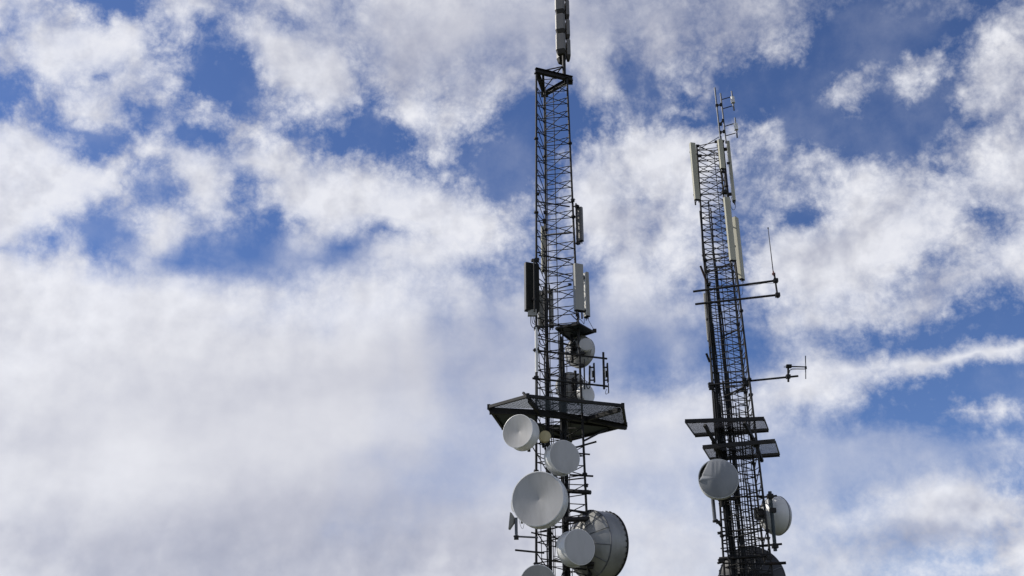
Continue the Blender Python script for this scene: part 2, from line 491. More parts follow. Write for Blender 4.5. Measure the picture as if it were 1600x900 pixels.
# ---- the huge silver dish of the taller tower, from behind
def big_dish(name, label, cx, cy, Y, r, axd, shroud, bmat, smat, rib_mat, cone):
    c = at(cx, cy, Y)
    ax = V(axd).normalized()
    t = thing(name, label, 'dish antenna', c - ax * (shroud + .5) - V((0, 0, r)))
    sm = MB().lathe(c, ax, [(r, -shroud), (r, 0)], 96).lathe(c, ax, [(r * .985, 0), (r * .985, -shroud)], 96)
    sh = sm.build('shroud', smat, t)
    MB().lathe(c, ax, [(r * .985, -.03), (r * 1.02, -.03), (r * 1.02, .03), (r * .985, .03)], 96, False).build('front_rim', rib_mat, sh)
    MB().lathe(c, ax, [(r * .985, -shroud - .015), (r * 1.012, -shroud - .015), (r * 1.012, -shroud + .02), (r * .985, -shroud + .02)], 96, False).build('seam_ring', 'galv', sh)
    MB().lathe(c, ax, [(r * .98, .012), (r * .5, .05), (.02, .07)], 96).build('radome', 'radome', t)
    prof = [(r * .99, -shroud), (r * .86, -shroud - cone * .22), (r * .7, -shroud - cone * .45), (r * .52, -shroud - cone * .68), (r * .34, -shroud - cone * .88), (r * .2, -shroud - cone)]
    bk = MB().lathe(c, ax, prof, 12 * 6).build('reflector', bmat, t)
    a = V((0, 0, 1)).cross(ax).normalized()
    b = ax.cross(a)
    for i in range(12):
        an = 2 * math.pi * (i + .3) / 12
        e = a * math.cos(an) + b * math.sin(an)
        m = MB()
        m.path([c + ax * (h - .02) + e * (rr + .008) for rr, h in prof], .012, 6)
        m.build('rib', 'galv', bk)
    for i in range(36):
        an = 2 * math.pi * i / 36
        e = a * math.cos(an) + b * math.sin(an)
        tt = e.cross(ax)
        MB().box(c + e * (r * 1.02 + .012) - ax * .05, (.018, .06, .05), e, tt, ax).build('rim_clip', rib_mat, sh)
    h0 = c - ax * (shroud + cone)
    MB().tube(h0 + ax * .05, h0 - ax * .2, r * .21, 24).build('hub', 'darkdish', t)
    for s in (-.6, .6):
        MB().beam(h0 + ax * .12 + a * s * r * .8 - ax * .1, h0 + ax * .12 - a * .02 * s - ax * .3, .08, .08, b).build('back_strut', 'steel', t)
    MB().beam(h0 - ax * .26 - a * r * .55, h0 - ax * .26 + a * r * .55, .14, .14, b).build('mount_beam', 'steel', t)
    return t


big_dish('large_dish', 'huge silver dish seen from behind at the foot of the taller tower', 946, 853, 34.35, 1.12, (.80, .58, .02), .72, 'alu', 'alu', 'steel', .62)
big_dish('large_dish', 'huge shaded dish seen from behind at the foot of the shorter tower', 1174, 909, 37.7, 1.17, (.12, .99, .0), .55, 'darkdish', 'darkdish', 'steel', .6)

# ---- right tower: torn cloth radome and the white drum seen side on
c = at(1122.5, 747.5, 35.0)
yaw, r, depth = R(-9), .70, .40
ax = V((math.sin(yaw), -math.cos(yaw), 0))
t = thing('covered_dish', 'grey dish with torn creased cloth cover in front of the shorter tower', 'dish antenna', c - ax * .8 - V((0, 0, r)))
a_ = V((0, 0, 1)).cross(ax).normalized()
b_ = ax.cross(a_)
sh = MB().lathe(c, ax, [(r * .99, -depth), (r, -.05)], 96).lathe(c, ax, [(r, -.05), (r * 1.012, -.05), (r * 1.012, 0), (r * .97, 0)], 96, False).lathe(c, ax, [(r * .97, 0), (r * .97, -depth)], 96)
sh.build('shroud', 'shroud', t)
MB().lathe(c, ax, [(r * .99, -depth), (r * .7, -depth - .14), (r * .4, -depth - .22), (.02, -depth - .25)], 72).build('reflector', 'radome', t)
# the cloth: pulled in over a sector at the upper left, creased all over
n, rings = 120, 16
vs, fs = [], []
for j in range(rings + 1):
    k = j / rings
    for i in range(n):
        an = 2 * math.pi * i / n
        ex, ez = math.cos(an), math.sin(an)
        sag = 0.0
        px = r * .985 * k * ex
        pz = r * .985 * k * ez
        # chord cut between 150 and 200 degrees (camera's upper left)
        nx, nz = math.cos(R(152)), math.sin(R(152))
        over = (px * nx + pz * nz) - r * .80
        dep = .13 * (1 - k * k)
        q_ = px / r
        top_ = max(0.0, pz / r) ** .8
        for f0, fw, fa in ((-.34, .07, .022), (-.13, .05, .012), (.10, .08, .010), (.36, .06, .014)):
            dep += fa * math.exp(-((q_ - f0 - .10 * (pz / r)) / fw) ** 2) * top_ * (1 - k ** 6)
        dep += .012 * mnoise.noise(V((px * 4.0, pz * 2.2, 3.7))) * (1 - k ** 8)
        dep += .06 * math.exp(-((an - R(183)) / .13) ** 2) * k ** 3 - .07 * math.exp(-((an - R(170)) / .09) ** 2) * k ** 3
        if over > 0:
            px -= over * nx * .85
            pz -= over * nz * .85
            dep -= over * .9
        rad_fix = .012
        if j == rings and over <= 0:
            dep = -.02
            px *= 1.03
            pz *= 1.03
        q = c - a_ * 0 + V((0, 0, 0))
        vs.append(c + V((math.cos(yaw), math.sin(yaw), 0)) * px + V((0, 0, 1)) * pz + ax * (dep + rad_fix))
fs = [[j * n + i, j * n + (i + 1) % n, (j + 1) * n + (i + 1) % n, (j + 1) * n + i] for j in range(1, rings) for i in range(n)]
fs.append([n + i for i in range(n)][::-1])
MB().add(vs, fs, True).build('cloth_cover', 'fabric', t)
MB().tube(c - ax * (depth + .2), c - ax * (depth + .42), .16, 16).build('hub', 'steel', t)
MB().tube(at(1125, 715, 35.65), at(1128, 792, 35.65), .055, 10).build('mount_pipe', 'steel', t)
MB().tube(at(1122, 781, 35.5), at(1150, 779, 35.6), .05, 8).build('bracket', 'steel', t)

c = at(1211.5, 805.5, 36.35)
ax = V((.93, .367, 0))
t = thing('domed_dish', 'white domed dish seen side on, mounted right of the shorter tower on a thick pipe', 'dish antenna', c - ax * .6 - V((0, 0, .7)))
r = .70
MB().lathe(c, ax, [(r * .99, -.05), (r, -.04), (r, .10)], 96).build('shroud', 'glosswhite', t)
MB().lathe(c, ax, [(r, .10), (r * 1.014, .10), (r * 1.014, .125), (r * .99, .125)], 96, False).build('rim_ring', 'galv', t)
MB().lathe(c, ax, [(r * .99, .125), (r * .95, .20), (r * .86, .28), (r * .72, .35), (r * .5, .41), (r * .25, .44), (.0005, .45)], 96).build('radome', 'radome', t)
MB().lathe(c, ax, [(r * .995, -.05), (r * .95, -.15), (r * .86, -.27), (r * .72, -.38), (r * .53, -.46), (r * .34, -.51), (r * .2, -.53)], 72).build('reflector', 'glosswhite', t)
MB().tube(c - ax * .51, c - ax * .66, .16, 20).build('hub', 'rusty', t)
MB().box(c - ax * .72, (.2, .3, .36), ax, V((-ax.y, ax.x, 0))).build('radio_box', 'blackback', t)
MB().tube(at(1202.8, 768, 35.35), at(1211.5, 861, 35.35), .066, 14).build('mount_pipe', 'deckmesh', t)
MB().tube(at(1186, 777.5, 35.5), at(1214, 774.5, 35.3), .035, 10).build('mount_arm', 'steel', t)
MB().tube(at(1186, 853, 35.5), at(1222, 850, 35.3), .04, 10).build('mount_arm', 'steel', t)
for x, y in ((1203.3, 775.5), (1207.5, 797.5), (1211, 853)):
    MB().box(at(x, y, 35.33), (.2, .2, .15)).build('bracket', 'steel', t)


# ------------------------------------------------------------------ panel antennas
def panel(label, xt, yt, xb, yb, Y, w, d, face, fmat, bmat, name='panel_antenna', arm=None, group=None, stub=True, pipe=True, arms=(.12, .88)):
    """upright panel: (xt, yt) and (xb, yb) its top and bottom, face its outward heading in degrees (0 looks away from
    the camera, 90 right, 180 towards it, 270 left); arm is the leg point function the brackets reach for"""
    A, B = at(xt, yt, Y), at(xb, yb, Y)
    x = (A.x + B.x) / 2
    zt, zb = A.z, B.z
    h = R(face)
    out = V((math.sin(h), math.cos(h), 0))
    side = V((out.y, -out.x, 0))
    c = V((x, Y, 0))
    t = thing(name, label, 'antenna', V((x, Y, zb)), group)
    e = min(w, d) * .22
    # front shell (three sides, rounded) and the flat back let into it
    sec = [(-w / 2, -d / 2), (-w / 2, d / 2 - e), (-w / 2 + e * .3, d / 2 - e * .3), (-w / 2 + e, d / 2), (w / 2 - e, d / 2), (w / 2 - e * .3, d / 2 - e * .3), (w / 2, d / 2 - e), (w / 2, -d / 2)]
    P = [(c + side * i + out * j) for i, j in sec]
    MB().prism([(p.x, p.y) for p in P], zb, zt).build('radome', fmat, t)
    bp = c - out * (d / 2 + .012)
    MB().box(V((bp.x, bp.y, (zb + zt) / 2)), (w * (.97 if bmat == 'blackback' else .86), .02, (zt - zb) * .985), side, out).build('back_plate', bmat, t)
    MB().box(V((c.x, c.y, zb - .015)), (w * .95, d * .9, .025), side, out).build('end_cap', 'blackback', t)
    for s in (-.25, .25):
        q = c + side * s * w
        MB().tube(V((q.x, q.y, zb - .028)), V((q.x, q.y, zb - .12)), .02, 8).build('connector', 'galv', t)
    pp = c - out * (d / 2 + .16)
    if pipe:
        MB().tube(V((pp.x, pp.y, zb - .12)), V((pp.x, pp.y, zt + .10)), .034, 10).build('mount_pipe', 'steel', t)
    for f in arms:
        zz = zb + (zt - zb) * f
        m = MB().box(V((pp.x, pp.y, zz)) + out * .07, (.14, .12, .09), side, out)
        if arm is not None:
            lp = arm(zz)
            m.tube(V((pp.x, pp.y, zz)), lp, .026, 8)
        m.build('bracket', 'steel', t)
    return t


LA, LB, LCc = (lambda z: leg_l('A', z)), (lambda z: leg_l('B', z)), (lambda z: leg_l('C', z))
RA, RB, RCc = (lambda z: leg_r('A', z)), (lambda z: leg_r('B', z)), (lambda z: leg_r('C', z))
GP = 'panel antennas of the taller tower'
GR = 'panel antennas of the shorter tower'
panel('small grey panel antenna high on the right leg of the taller tower', 904.5, 325, 908, 377, 33.85, .25, .13, 40, 'stackgrey', 'stackgrey', arm=LB, group=GP, arms=(-.1, 1.0))
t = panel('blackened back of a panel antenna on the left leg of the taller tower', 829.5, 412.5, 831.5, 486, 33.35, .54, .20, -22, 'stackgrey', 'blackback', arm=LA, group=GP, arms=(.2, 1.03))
for i, (dx, zz) in enumerate(((-.14, 0), (.06, .02))):
    q = at(828 + i * 7, 489, 33.3)
    MB().box(q, (.16, .14, .24)).build('radio_box', 'greypanel', t)
panel('grey faced panel antenna in front of the right leg of the taller tower', 903, 413.5, 905.5, 485.5, 33.15, .36, .19, 158, 'greypanel', 'stackgrey', arm=LB, group=GP)
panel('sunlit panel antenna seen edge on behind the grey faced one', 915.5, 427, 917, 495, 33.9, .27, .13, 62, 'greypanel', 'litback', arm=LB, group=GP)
panel('slim cream panel antenna behind the rear leg, upper half of the taller tower', 848.3, 354, 848.8, 424, 35.25, .15, .1, 340, 'beige', 'beige', arm=LCc, group=GP)
panel('grey panel antenna behind the rear leg, right beside the black one', 845, 455, 845.5, 511, 35.3, .26, .12, 330, 'greypanel', 'greypanel', arm=LCc, group=GP)
panel('narrow grey panel antenna standing behind the cables above the small ice shield', 861, 452, 861.8, 511, 35.2, .17, .12, 20, 'greypanel', 'greypanel', arm=LCc, group=GP)

panel('long beige panel antenna at the top left corner of the shorter tower', 1082.6, 224, 1088.8, 312, 35.75, .24, .13, 168, 'beige', 'greypanel', arm=RA, group=GR)
panel('short beige panel antenna at the top centre of the shorter tower', 1125, 218.5, 1129.2, 263.5, 35.05, .20, .12, 168, 'beige', 'greypanel', arm=RB, group=GR)
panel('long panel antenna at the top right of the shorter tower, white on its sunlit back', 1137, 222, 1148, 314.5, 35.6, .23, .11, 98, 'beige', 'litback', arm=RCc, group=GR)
panel('wide beige panel antenna on the right leg above the whip arm', 1135, 309, 1145.7, 407, 34.85, .25, .14, 172, 'beige', 'greypanel', arm=RB, group=GR)
panel('half sunlit cream panel antenna hanging rightmost above the whip arm', 1149, 340.5, 1159.5, 436.5, 36.8, .275, .16, 132, 'beige', 'litback', arm=RCc, group=GR)
panel('tall grey panel antenna on the left leg under the whip arms, sunlit left edge', 1104.5, 458.5, 1110.5, 532, 36.3, .27, .14, 205, 'greypanel', 'greypanel', arm=RA, group=GR)

# cable loops under the panels
def loop(pts, r, label, Y):
    P = [at(x, y, Y) for x, y in pts]
    # smooth through the given points
    out = []
    for i in range(len(P) - 1):
        p0, p1, p2, p3 = P[max(i - 1, 0)], P[i], P[i + 1], P[min(i + 2, len(P) - 1)]
        for k in range(6):
            s = k / 6
            out.append(.5 * ((2 * p1) + (p2 - p0) * s + (2 * p0 - 5 * p1 + 4 * p2 - p3) * s * s + (3 * p1 - p0 - 3 * p2 + p3) * s ** 3))
    out.append(P[-1])
    rehome(MB().path(out, r, 6), 'jumper_cable', 'cable', P[-1], label, 'cable', 'jumper cables hanging under antennas')


loop(((1148.5, 316), (1149, 324), (1146.5, 328), (1143, 325), (1141.5, 317), (1143, 308)), .010, 'blue black jumper cable looped under the top right panel antenna of the shorter tower', 35.5)
loop(((1160.5, 438), (1160.8, 452), (1159.5, 460), (1156, 460.5), (1152.5, 454)), .008, 'thin jumper cable looped under the rightmost cream panel antenna', 35.5)
loop(((1153, 447), (1175, 446), (1195, 442.5), (1206, 443), (1209.5, 440)), .007, 'thin jumper cable sagging below the upper whip arm', 35.0)
loop(((829, 494), (829.5, 506), (833, 512), (838, 512), (842, 516)), .012, 'black jumper cable drooping below the blackened panel antenna', 33.3)
loop(((834, 494), (835, 502), (839, 508), (847, 512), (853, 518)), .016, 'black jumper cable running from the blackened panel antenna to the rear leg', 33.4)
loop(((831, 494), (832, 504), (836, 507), (842, 511), (850, 522), (853, 530)), .012, 'middle jumper cable of three below the blackened panel antenna', 33.6)
loop(((904, 489), (905, 497), (902, 503), (893, 506), (880, 512)), .016, 'black jumper cable curving inwards under the grey faced panel antenna', 33.4)
loop(((913, 498), (912.5, 506), (910, 503), (905, 499), (897, 506), (885, 511)), .010, 'thin jumper cable under the edge on panel antenna', 33.6)
loop(((843, 532), (845, 538), (850, 540), (853, 537), (855, 530)), .018, 'pale looped cable hanging at the left leg below the grey panel antenna', 33.7)
loop(((811, 813), (814, 823), (817, 826), (819, 818)), .006, 'thin wire dangling beside the horn pole', 32.5)

# ------------------------------------------------------------------ broadcast stack on the taller tower
t = thing('broadcast_antenna', 'tall stack of grey box antennas around a pole on the top of the taller tower', 'antenna', V((pole.x, pole.y, hz + .11)))
MB().tube(V((pole.x, pole.y, hz + .115)), V((pole.x, pole.y, hz + 6.6)), .075, 14).build('mast_pole', 'steel', t)
base0 = at(879, 90, pole.y).z
for lv in range(6):
    zb = base0 + .035 + lv * 1.045
    for (ox, oy, hd, w, dz) in ((-.13, -.20, 194, .40, 0), (.20, .0, 82, .30, -.16), (-.10, .26, 330, .36, -.12)):
        h = R(hd)
        out = V((math.sin(h), math.cos(h), 0))
        side = V((out.y, -out.x, 0))
        c = V((pole.x + ox, pole.y + oy, zb + dz))
        d = .24 if hd != 82 else .15
        m = MB()
        lo = [c + side * i * w / 2 * .86 + out * j * d / 2 * .8 for i, j in ((-1, -1), (-1, 1), (1, 1), (1, -1))]
        secs = []
        for zz, k in ((0, .70), (.19, 1.0), (.955, 1.0), (.985, .9)):
            ring = []
            for i, j in ((-1, -1), (-1, .55), (-.72, 1), (.72, 1), (1, .55), (1, -1)):
                ring.append(c + side * i * w / 2 * k + out * j * d / 2 * k + V((0, 0, zz)))
            secs.append(ring)
        nn = 6
        m.add([p for g in secs for p in g], [[a * nn + b, a * nn + (b + 1) % nn, (a + 1) * nn + (b + 1) % nn, (a + 1) * nn + b] for a in range(3) for b in range(nn)])
        m.add(secs[0], [list(range(nn))[::-1]])
        m.add(secs[-1], [list(range(nn))])
        pn = m.build('panel', 'stackgrey', t)
        cap = MB()
        r0 = [c + (p - c - V((0, 0, p.z - c.z))) * 1.0 + V((0, 0, -.004)) for p in secs[0]]
        r1 = [c + side * i * w / 2 * .60 + out * j * d / 2 * .60 + V((0, 0, -.035)) for i, j in ((-1, -1), (-1, .55), (-.72, 1), (.72, 1), (1, .55), (1, -1))]
        cap.add(r0 + r1, [[b, (b + 1) % nn, nn + (b + 1) % nn, nn + b] for b in range(nn)]).add(r1, [list(range(nn))[::-1]])
        low_ring = [c + side * i * w / 2 * 1.012 + out * j * d / 2 * 1.012 + V((0, 0, .19)) for i, j in ((-1, -1), (-1, .55), (-.72, 1), (.72, 1), (1, .55), (1, -1))]
        r2 = [p + (p - c - V((0, 0, p.z - c.z))) * .02 - V((0, 0, .003)) for p in secs[0]]
        cap.add(low_ring + r2, [[b, (b + 1) % nn, nn + (b + 1) % nn, nn + b] for b in range(nn)])
        cap.build('end_cap', 'capshade', pn)  # added dark skin: underside shade put into the colour of each box end
        e = c - out * d * .5
        MB().tube(V((e.x, e.y, c.z + .5)), V((pole.x, pole.y, c.z + .5)), .03, 8).build('bracket', 'steel', t)

# ------------------------------------------------------------------ ice shields
def clip_line(poly, p, d):
    """the stretch of the line p + s d inside a convex polygon"""
    lo, hi = -99.0, 99.0
    n = len(poly)
    area = sum(poly[i].x * poly[(i + 1) % n].y - poly[(i + 1) % n].x * poly[i].y for i in range(n))
    sg = 1 if area > 0 else -1
    for i in range(n):
        a, b = poly[i], poly[(i + 1) % n]
        nx, ny = -(b.y - a.y) * sg, (b.x - a.x) * sg
        num = nx * (p.x - a.x) + ny * (p.y - a.y)
        den = nx * d.x + ny * d.y
        if abs(den) < 1e-9:
            if num < 0:
                return None
            continue
        s = -num / den
        if den > 0:
            lo = max(lo, s)
        else:
            hi = min(hi, s)
    return (lo, hi) if hi - lo > .05 else None


def grating(poly, z, d1, sp1, r1, sp2, r2):
    m = MB()
    cx = sum(p.x for p in poly) / len(poly)
    cy = sum(p.y for p in poly) / len(poly)
    d1 = V((d1[0], d1[1], 0)).normalized()
    d2_ = V((-d1.y, d1.x, 0))
    for d, o, sp, r, dz in ((d1, d2_, sp1, r1, 0), (d2_, d1, sp2, r2, .012)):
        k = -int(4 / sp)
        while k * sp < 4:
            p = V((cx, cy, z + dz)) + o * (k * sp)
            c_ = clip_line(poly, p, d)
            if c_:
                m.tube(p + d * c_[0], p + d * c_[1], r, 4)
            k += 1
    return m


zp = 12.21
hexa = [V((x + 2.0, y + 34.0, zp)) for x, y in ((-1.47, -2.23), (1.81, -1.18), (2.15, 1.10), (.25, 2.95), (-2.33, 1.42), (-2.80, -1.04))]
t = thing('ice_shield', 'wide dark hexagonal grating platform around the taller tower', 'platform', (LX, LY, zp - .2))
for i in range(6):
    p, q = hexa[i], hexa[(i + 1) % 6]
    d = (q - p).normalized()
    near = i in (0, 5)
    MB().beam(p + d * .03, q - d * .03, .09, .15 if not near else .10).build('edge_beam', 'steel', t)
    MB().box(p, (.11, .11, .17)).build('corner_plate', 'steel', t)
mL, mM, mR = hexa[5] + (hexa[4] - hexa[5]) * .05, V((2.63, 34.0, zp)), hexa[2] + (hexa[1] - hexa[2]) * .03
iA = V((2 - 1.07, 34 - .75, zp))
zz = V((0, 0, -.12))
MB().beam(mL + zz, iA + V((-.05, .0, 0)) + zz, .14, .20).build('cross_beam', 'steel', t)
MB().beam(iA + zz, mM + zz, .14, .22).build('cross_beam', 'steel', t)
MB().beam(mM + V((.06, .02, 0)) + zz, mR + zz, .12, .17).build('cross_beam', 'steel', t)
MB().beam(hexa[0] + V((.05, .1, -.12)), iA + V((0, -.09, -.12)), .11, .14).build('cross_beam', 'steel', t)
MB().beam(hexa[1] + V((-.1, .08, -.12)), mM + V((.05, -.06, -.12)), .11, .14).build('cross_beam', 'steel', t)
aw = (.95, .31)
n1 = [hexa[0], hexa[1], mM, iA]
n2 = [hexa[0], iA, mL, hexa[5]]
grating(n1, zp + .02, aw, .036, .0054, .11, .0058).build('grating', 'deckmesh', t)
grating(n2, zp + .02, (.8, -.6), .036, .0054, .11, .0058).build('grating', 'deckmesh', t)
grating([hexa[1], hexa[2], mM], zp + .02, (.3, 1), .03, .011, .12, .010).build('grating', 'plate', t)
# far half: solid plates left open round the tower
hole = [V((1.15, 34.05, zp)), V((2.0, 34.3, zp)), V((1.95, 35.15, zp)), V((1.2, 35.0, zp))]
for poly in ([mM + V((.0, .05, 0)), hexa[2], hexa[3], V((1.95, 35.15, zp)), V((2.0, 34.3, zp))],
             [hexa[3], hexa[4], V((.9, 34.9, zp)), V((1.2, 35.15, zp)), V((1.94, 35.17, zp))],
             [mL, V((.95, 33.35, zp)), V((.89, 34.88, zp)), hexa[4]]):
    top = [p + V((0, 0, .03)) for p in poly]
    n_ = len(poly)
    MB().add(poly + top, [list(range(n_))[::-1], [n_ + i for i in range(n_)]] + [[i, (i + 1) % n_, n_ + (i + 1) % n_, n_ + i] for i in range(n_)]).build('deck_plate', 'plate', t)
for p, q in ((V((2.0, 34.3, zp - .1)), hexa[3] + V((0, -.1, -.1))), (V((.9, 34.85, zp - .1)), hexa[4] + V((.1, -.05, -.1))), (V((2.1, 34.4, zp - .1)), hexa[2] + V((-.1, .05, -.1))),
             (V((1.3, 35.0, zp - .1)), V((2.25, 36.9, zp - .1)))):
    MB().beam(p, q, .08, .12).build('joist', 'steel', t)
for p, q in ((leg_l('B', zp - 1.0), V((3.5, 34.9, zp - .17))), (leg_l('C', zp - 1.2), V((1.9, 36.2, zp - .17))), (leg_l('A', zp - 1.0), V((.1, 33.6, zp - .2)))):
    MB().beam(p, q, .06, .06).build('brace', 'steel', t)
MB().beam(at(817.5, 613.5, 32.2), at(823.5, 620.5, 32.0), .07, .07).build('stub_arm', 'steel', t)

zs = 15.46
quad = [V((LX + x, 34 + y, zs)) for x, y in ((.05, -.31), (.89, -.74), (1.48, .06), (.62, .83))]
t = thing('ice_shield', 'small dark tilted grating shelf on the right of the taller tower, over the white discs', 'platform', V((LX + .7, 34, zs)))
top = [p + V((0, 0, .025)) for p in quad]
MB().add(quad + top, [[3, 2, 1, 0], [4, 5, 6, 7]] + [[i, (i + 1) % 4, 4 + (i + 1) % 4, 4 + i] for i in range(4)]).build('deck_plate', 'plate', t)
for i in range(4):
    p, q = quad[i], quad[(i + 1) % 4]
    MB().beam(p + V((0, 0, -.03)), q + V((0, 0, -.03)), .05, .05).build('edge_beam', 'steel', t)
MB().box(quad[2] + V((.02, 0, .03)), (.14, .12, .12)).build('corner_plate', 'steel', t)
MB().tube(quad[2] + V((0, 0, .06)), at(916, 494, 33.95), .009, 6).build('stay_wire', 'steel', t)
MB().tube(quad[1] + V((0, 0, .02)), at(893, 492, 33.8), .02, 6).build('stay_wire', 'steel', t)


def shield(label, z, pts, struts, mat):
    q = [V((RX + x, 36 + y, z)) for x, y in pts]      # near left, near right, far right, far left
    t = thing('ice_shield', label, 'platform', V((RX, RY, z)), 'mesh ice shields of the shorter tower')
    dn = (q[1] - q[0]).normalized()
    MB().beam(q[0], q[1], .07, .145).build('edge_beam', 'steel', t)
    MB().beam(q[3], q[2], .07, .145).build('edge_beam', 'steel', t)
    for a, b in ((q[0], q[3]), (q[1], q[2])):
        d = (b - a).normalized()
        MB().beam(a + d * .05, b - d * .05, .04, .05).build('end_bar', 'mesh', t)
    dd = (q[3] - q[0]).normalized()
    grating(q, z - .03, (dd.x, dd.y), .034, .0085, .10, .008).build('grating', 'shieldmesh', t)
    for (x0, y0, Y0, x1, y1, Y1) in struts:
        MB().beam(at(x0, y0, Y0), at(x1, y1, Y1), .10, .12).build('brace', 'steel', t)
    return t


shield('upper flat mesh ice shield across the shorter tower', 12.38, ((-2.17, -.78), (.66, -1.10), (1.16, .36), (-1.50, 1.06)),
       ((1101, 664, 35.0, 1128, 712, 36.0), (1163, 660, 34.7, 1183, 698, 35.3)), 'mesh')
shield('lower mesh ice shield just above the torn grey dish', 11.50, ((-1.53, -.44), (.92, -1.28), (1.54, .60), (-.94, 1.29)),
       ((1114, 690, 35.6, 1128, 718, 36.0), (1178, 686, 35.0, 1191, 721, 35.6)), 'mesh')

# ------------------------------------------------------------------ whips, dipoles, arms
c0 = at(838.2, 582, 33.15)
t = thing('whip_antenna', 'pale grey tube antenna upright against the left leg above the wide platform', 'antenna', c0)
a0 = at(838.2, 512, 33.15)
x_ = (c0.x + a0.x) / 2
MB().tube(V((x_, 33.15, c0.z)), V((x_, 33.15, a0.z)), .058, 14).build('radome', 'insul', t)
MB().tube(V((x_, 33.15, c0.z - .9)), V((x_, 33.15, c0.z - .003)), .04, 12).build('lower_tube', 'steel', t)
MB().tube(V((x_, 33.15, a0.z + .003)), V((x_, 33.15, a0.z + .06)), .066, 14).build('end_cap', 'steel', t)
for y in (514, 547, 590):
    MB().box(at(838, y, 33.2), (.17, .2, .07)).build('clamp', 'steel', t)

t = thing('antenna_arm', 'pair of horizontal pipes through the taller tower carrying small dipole panels at their right ends', 'mounting arm', at(835, 591, 33.1))
MB().tube(at(833, 547, 33.1), at(948.5, 560.5, 33.85), .036, 10).build('arm', 'steel', t)
MB().tube(at(832, 591, 33.1), at(949, 603.5, 33.85), .036, 10).build('arm', 'steel', t)
MB().tube(at(942.6, 550.5, 33.75), at(944.0, 608, 33.75), .042, 10).build('end_post', 'steel', t)


def dipole_panel(label, xs, y0, y1, xp, ys, Y, lp=None):
    """slim vertical plate held off a post by two short arms, with a white balun between"""
    t = thing('dipole_antenna', label, 'antenna', at(xs, y1, Y), 'small dipole panels of the taller tower')
    a, b = at(xs, y0, Y), at(xs + .8, y1, Y)
    MB().box((a + b) / 2, (.055, .16, (a - b).length)).build('plate', 'steel', t)
    for y in ys:
        MB().tube(at(xp, y, Y), at(xs, y, Y), .03, 8).build('arm', 'steel', t)
    MB().box(at(xs - 3.2, (y0 + y1) / 2 + 1, Y), (.04, .05, .36)).build('balun', 'insul', t)
    MB().box(at(xs - 1.2, (y0 + y1) / 2 + 2, Y), (.07, .1, .22)).build('connector_box', 'blackback', t)
    if lp:
        MB().tube(at(lp[0], lp[1], Y), at(lp[0] - .3, lp[2], Y), .038, 10).build('post', 'steel', t)
    return t


dipole_panel('inner small dipole panel standing on the lower arm, nearer the taller tower', 928, 568, 597, 921.5, (574, 594), 33.65, (921.5, 571.5, 601))
dipole_panel('outer small dipole panel at the right end of the arms of the taller tower', 949, 568, 597, 943, (574, 594), 33.75)
t = thing('dipole_antenna', 'lowest dipole stub hanging below the right end of the arms', 'antenna', at(950, 614, 33.8), 'small dipole panels of the taller tower')
MB().box((at(950.5, 599, 33.8) + at(951, 614, 33.8)) / 2, (.03, .1, .36)).build('plate', 'steel', t)
MB().tube(at(944, 604, 33.8), at(950.5, 604, 33.8), .028, 8).build('arm', 'steel', t)
loop(((948, 608), (946, 613), (947, 616), (949.5, 614)), .009, 'pale thin cable loop at the lowest dipole stub', 33.8)
loop(((916, 597), (917, 605), (920, 607), (922, 603), (921, 598)), .018, 'black cable loop hanging below the lower arm', 33.6)
loop(((905, 580), (912, 592), (918, 597), (921, 599)), .012, 'black cable sloping from the right leg to the lower arm', 33.6)
MBp = MB().tube(at(912.5, 561, 33.6), at(913.5, 608, 33.6), .028, 8)
rehome(MBp, 'mount_pipe', 'steel', at(913.5, 608, 33.6), 'short upright dark pipe beside the right leg, between the two arms', 'pipe')

# horn on its pole at the lower left
t = thing('horn_antenna', 'small grey horn antenna on a short upright pipe left of the largest drum dish', 'antenna', at(806.5, 842, 32.4))
MB().tube(at(806.4, 809, 32.4), at(806.8, 842, 32.4), .05, 12).build('post', 'galv', t)
MB().tube(at(803, 838, 32.4), at(840, 840, 33.1), .03, 10).build('arm', 'galv', t)
MB().box(at(806.8, 840, 32.4), (.15, .15, .12)).build('clamp', 'steel', t)
pA, pB, pC = at(796.8, 800, 32.3), at(794.2, 827, 32.3), at(805.5, 813, 32.45)
e = V((.03, -.10, 0))
e2 = V((.06, .16, 0))
MB().add([pA, pB, pB + e2, pA + e2, pC + V((-.02, -.02, .03)), pC + V((-.02, -.02, -.03)), pC + V((.02, .04, -.03)), pC + V((.02, .04, .03))],
         [[0, 1, 5, 4], [1, 2, 6, 5], [2, 3, 7, 6], [3, 0, 4, 7], [4, 5, 6, 7]]).build('horn', 'greypanel', t)
MB().box(at(815.5, 815, 32.75), (.08, .08, .12)).build('radio_box', 'greypanel', t)

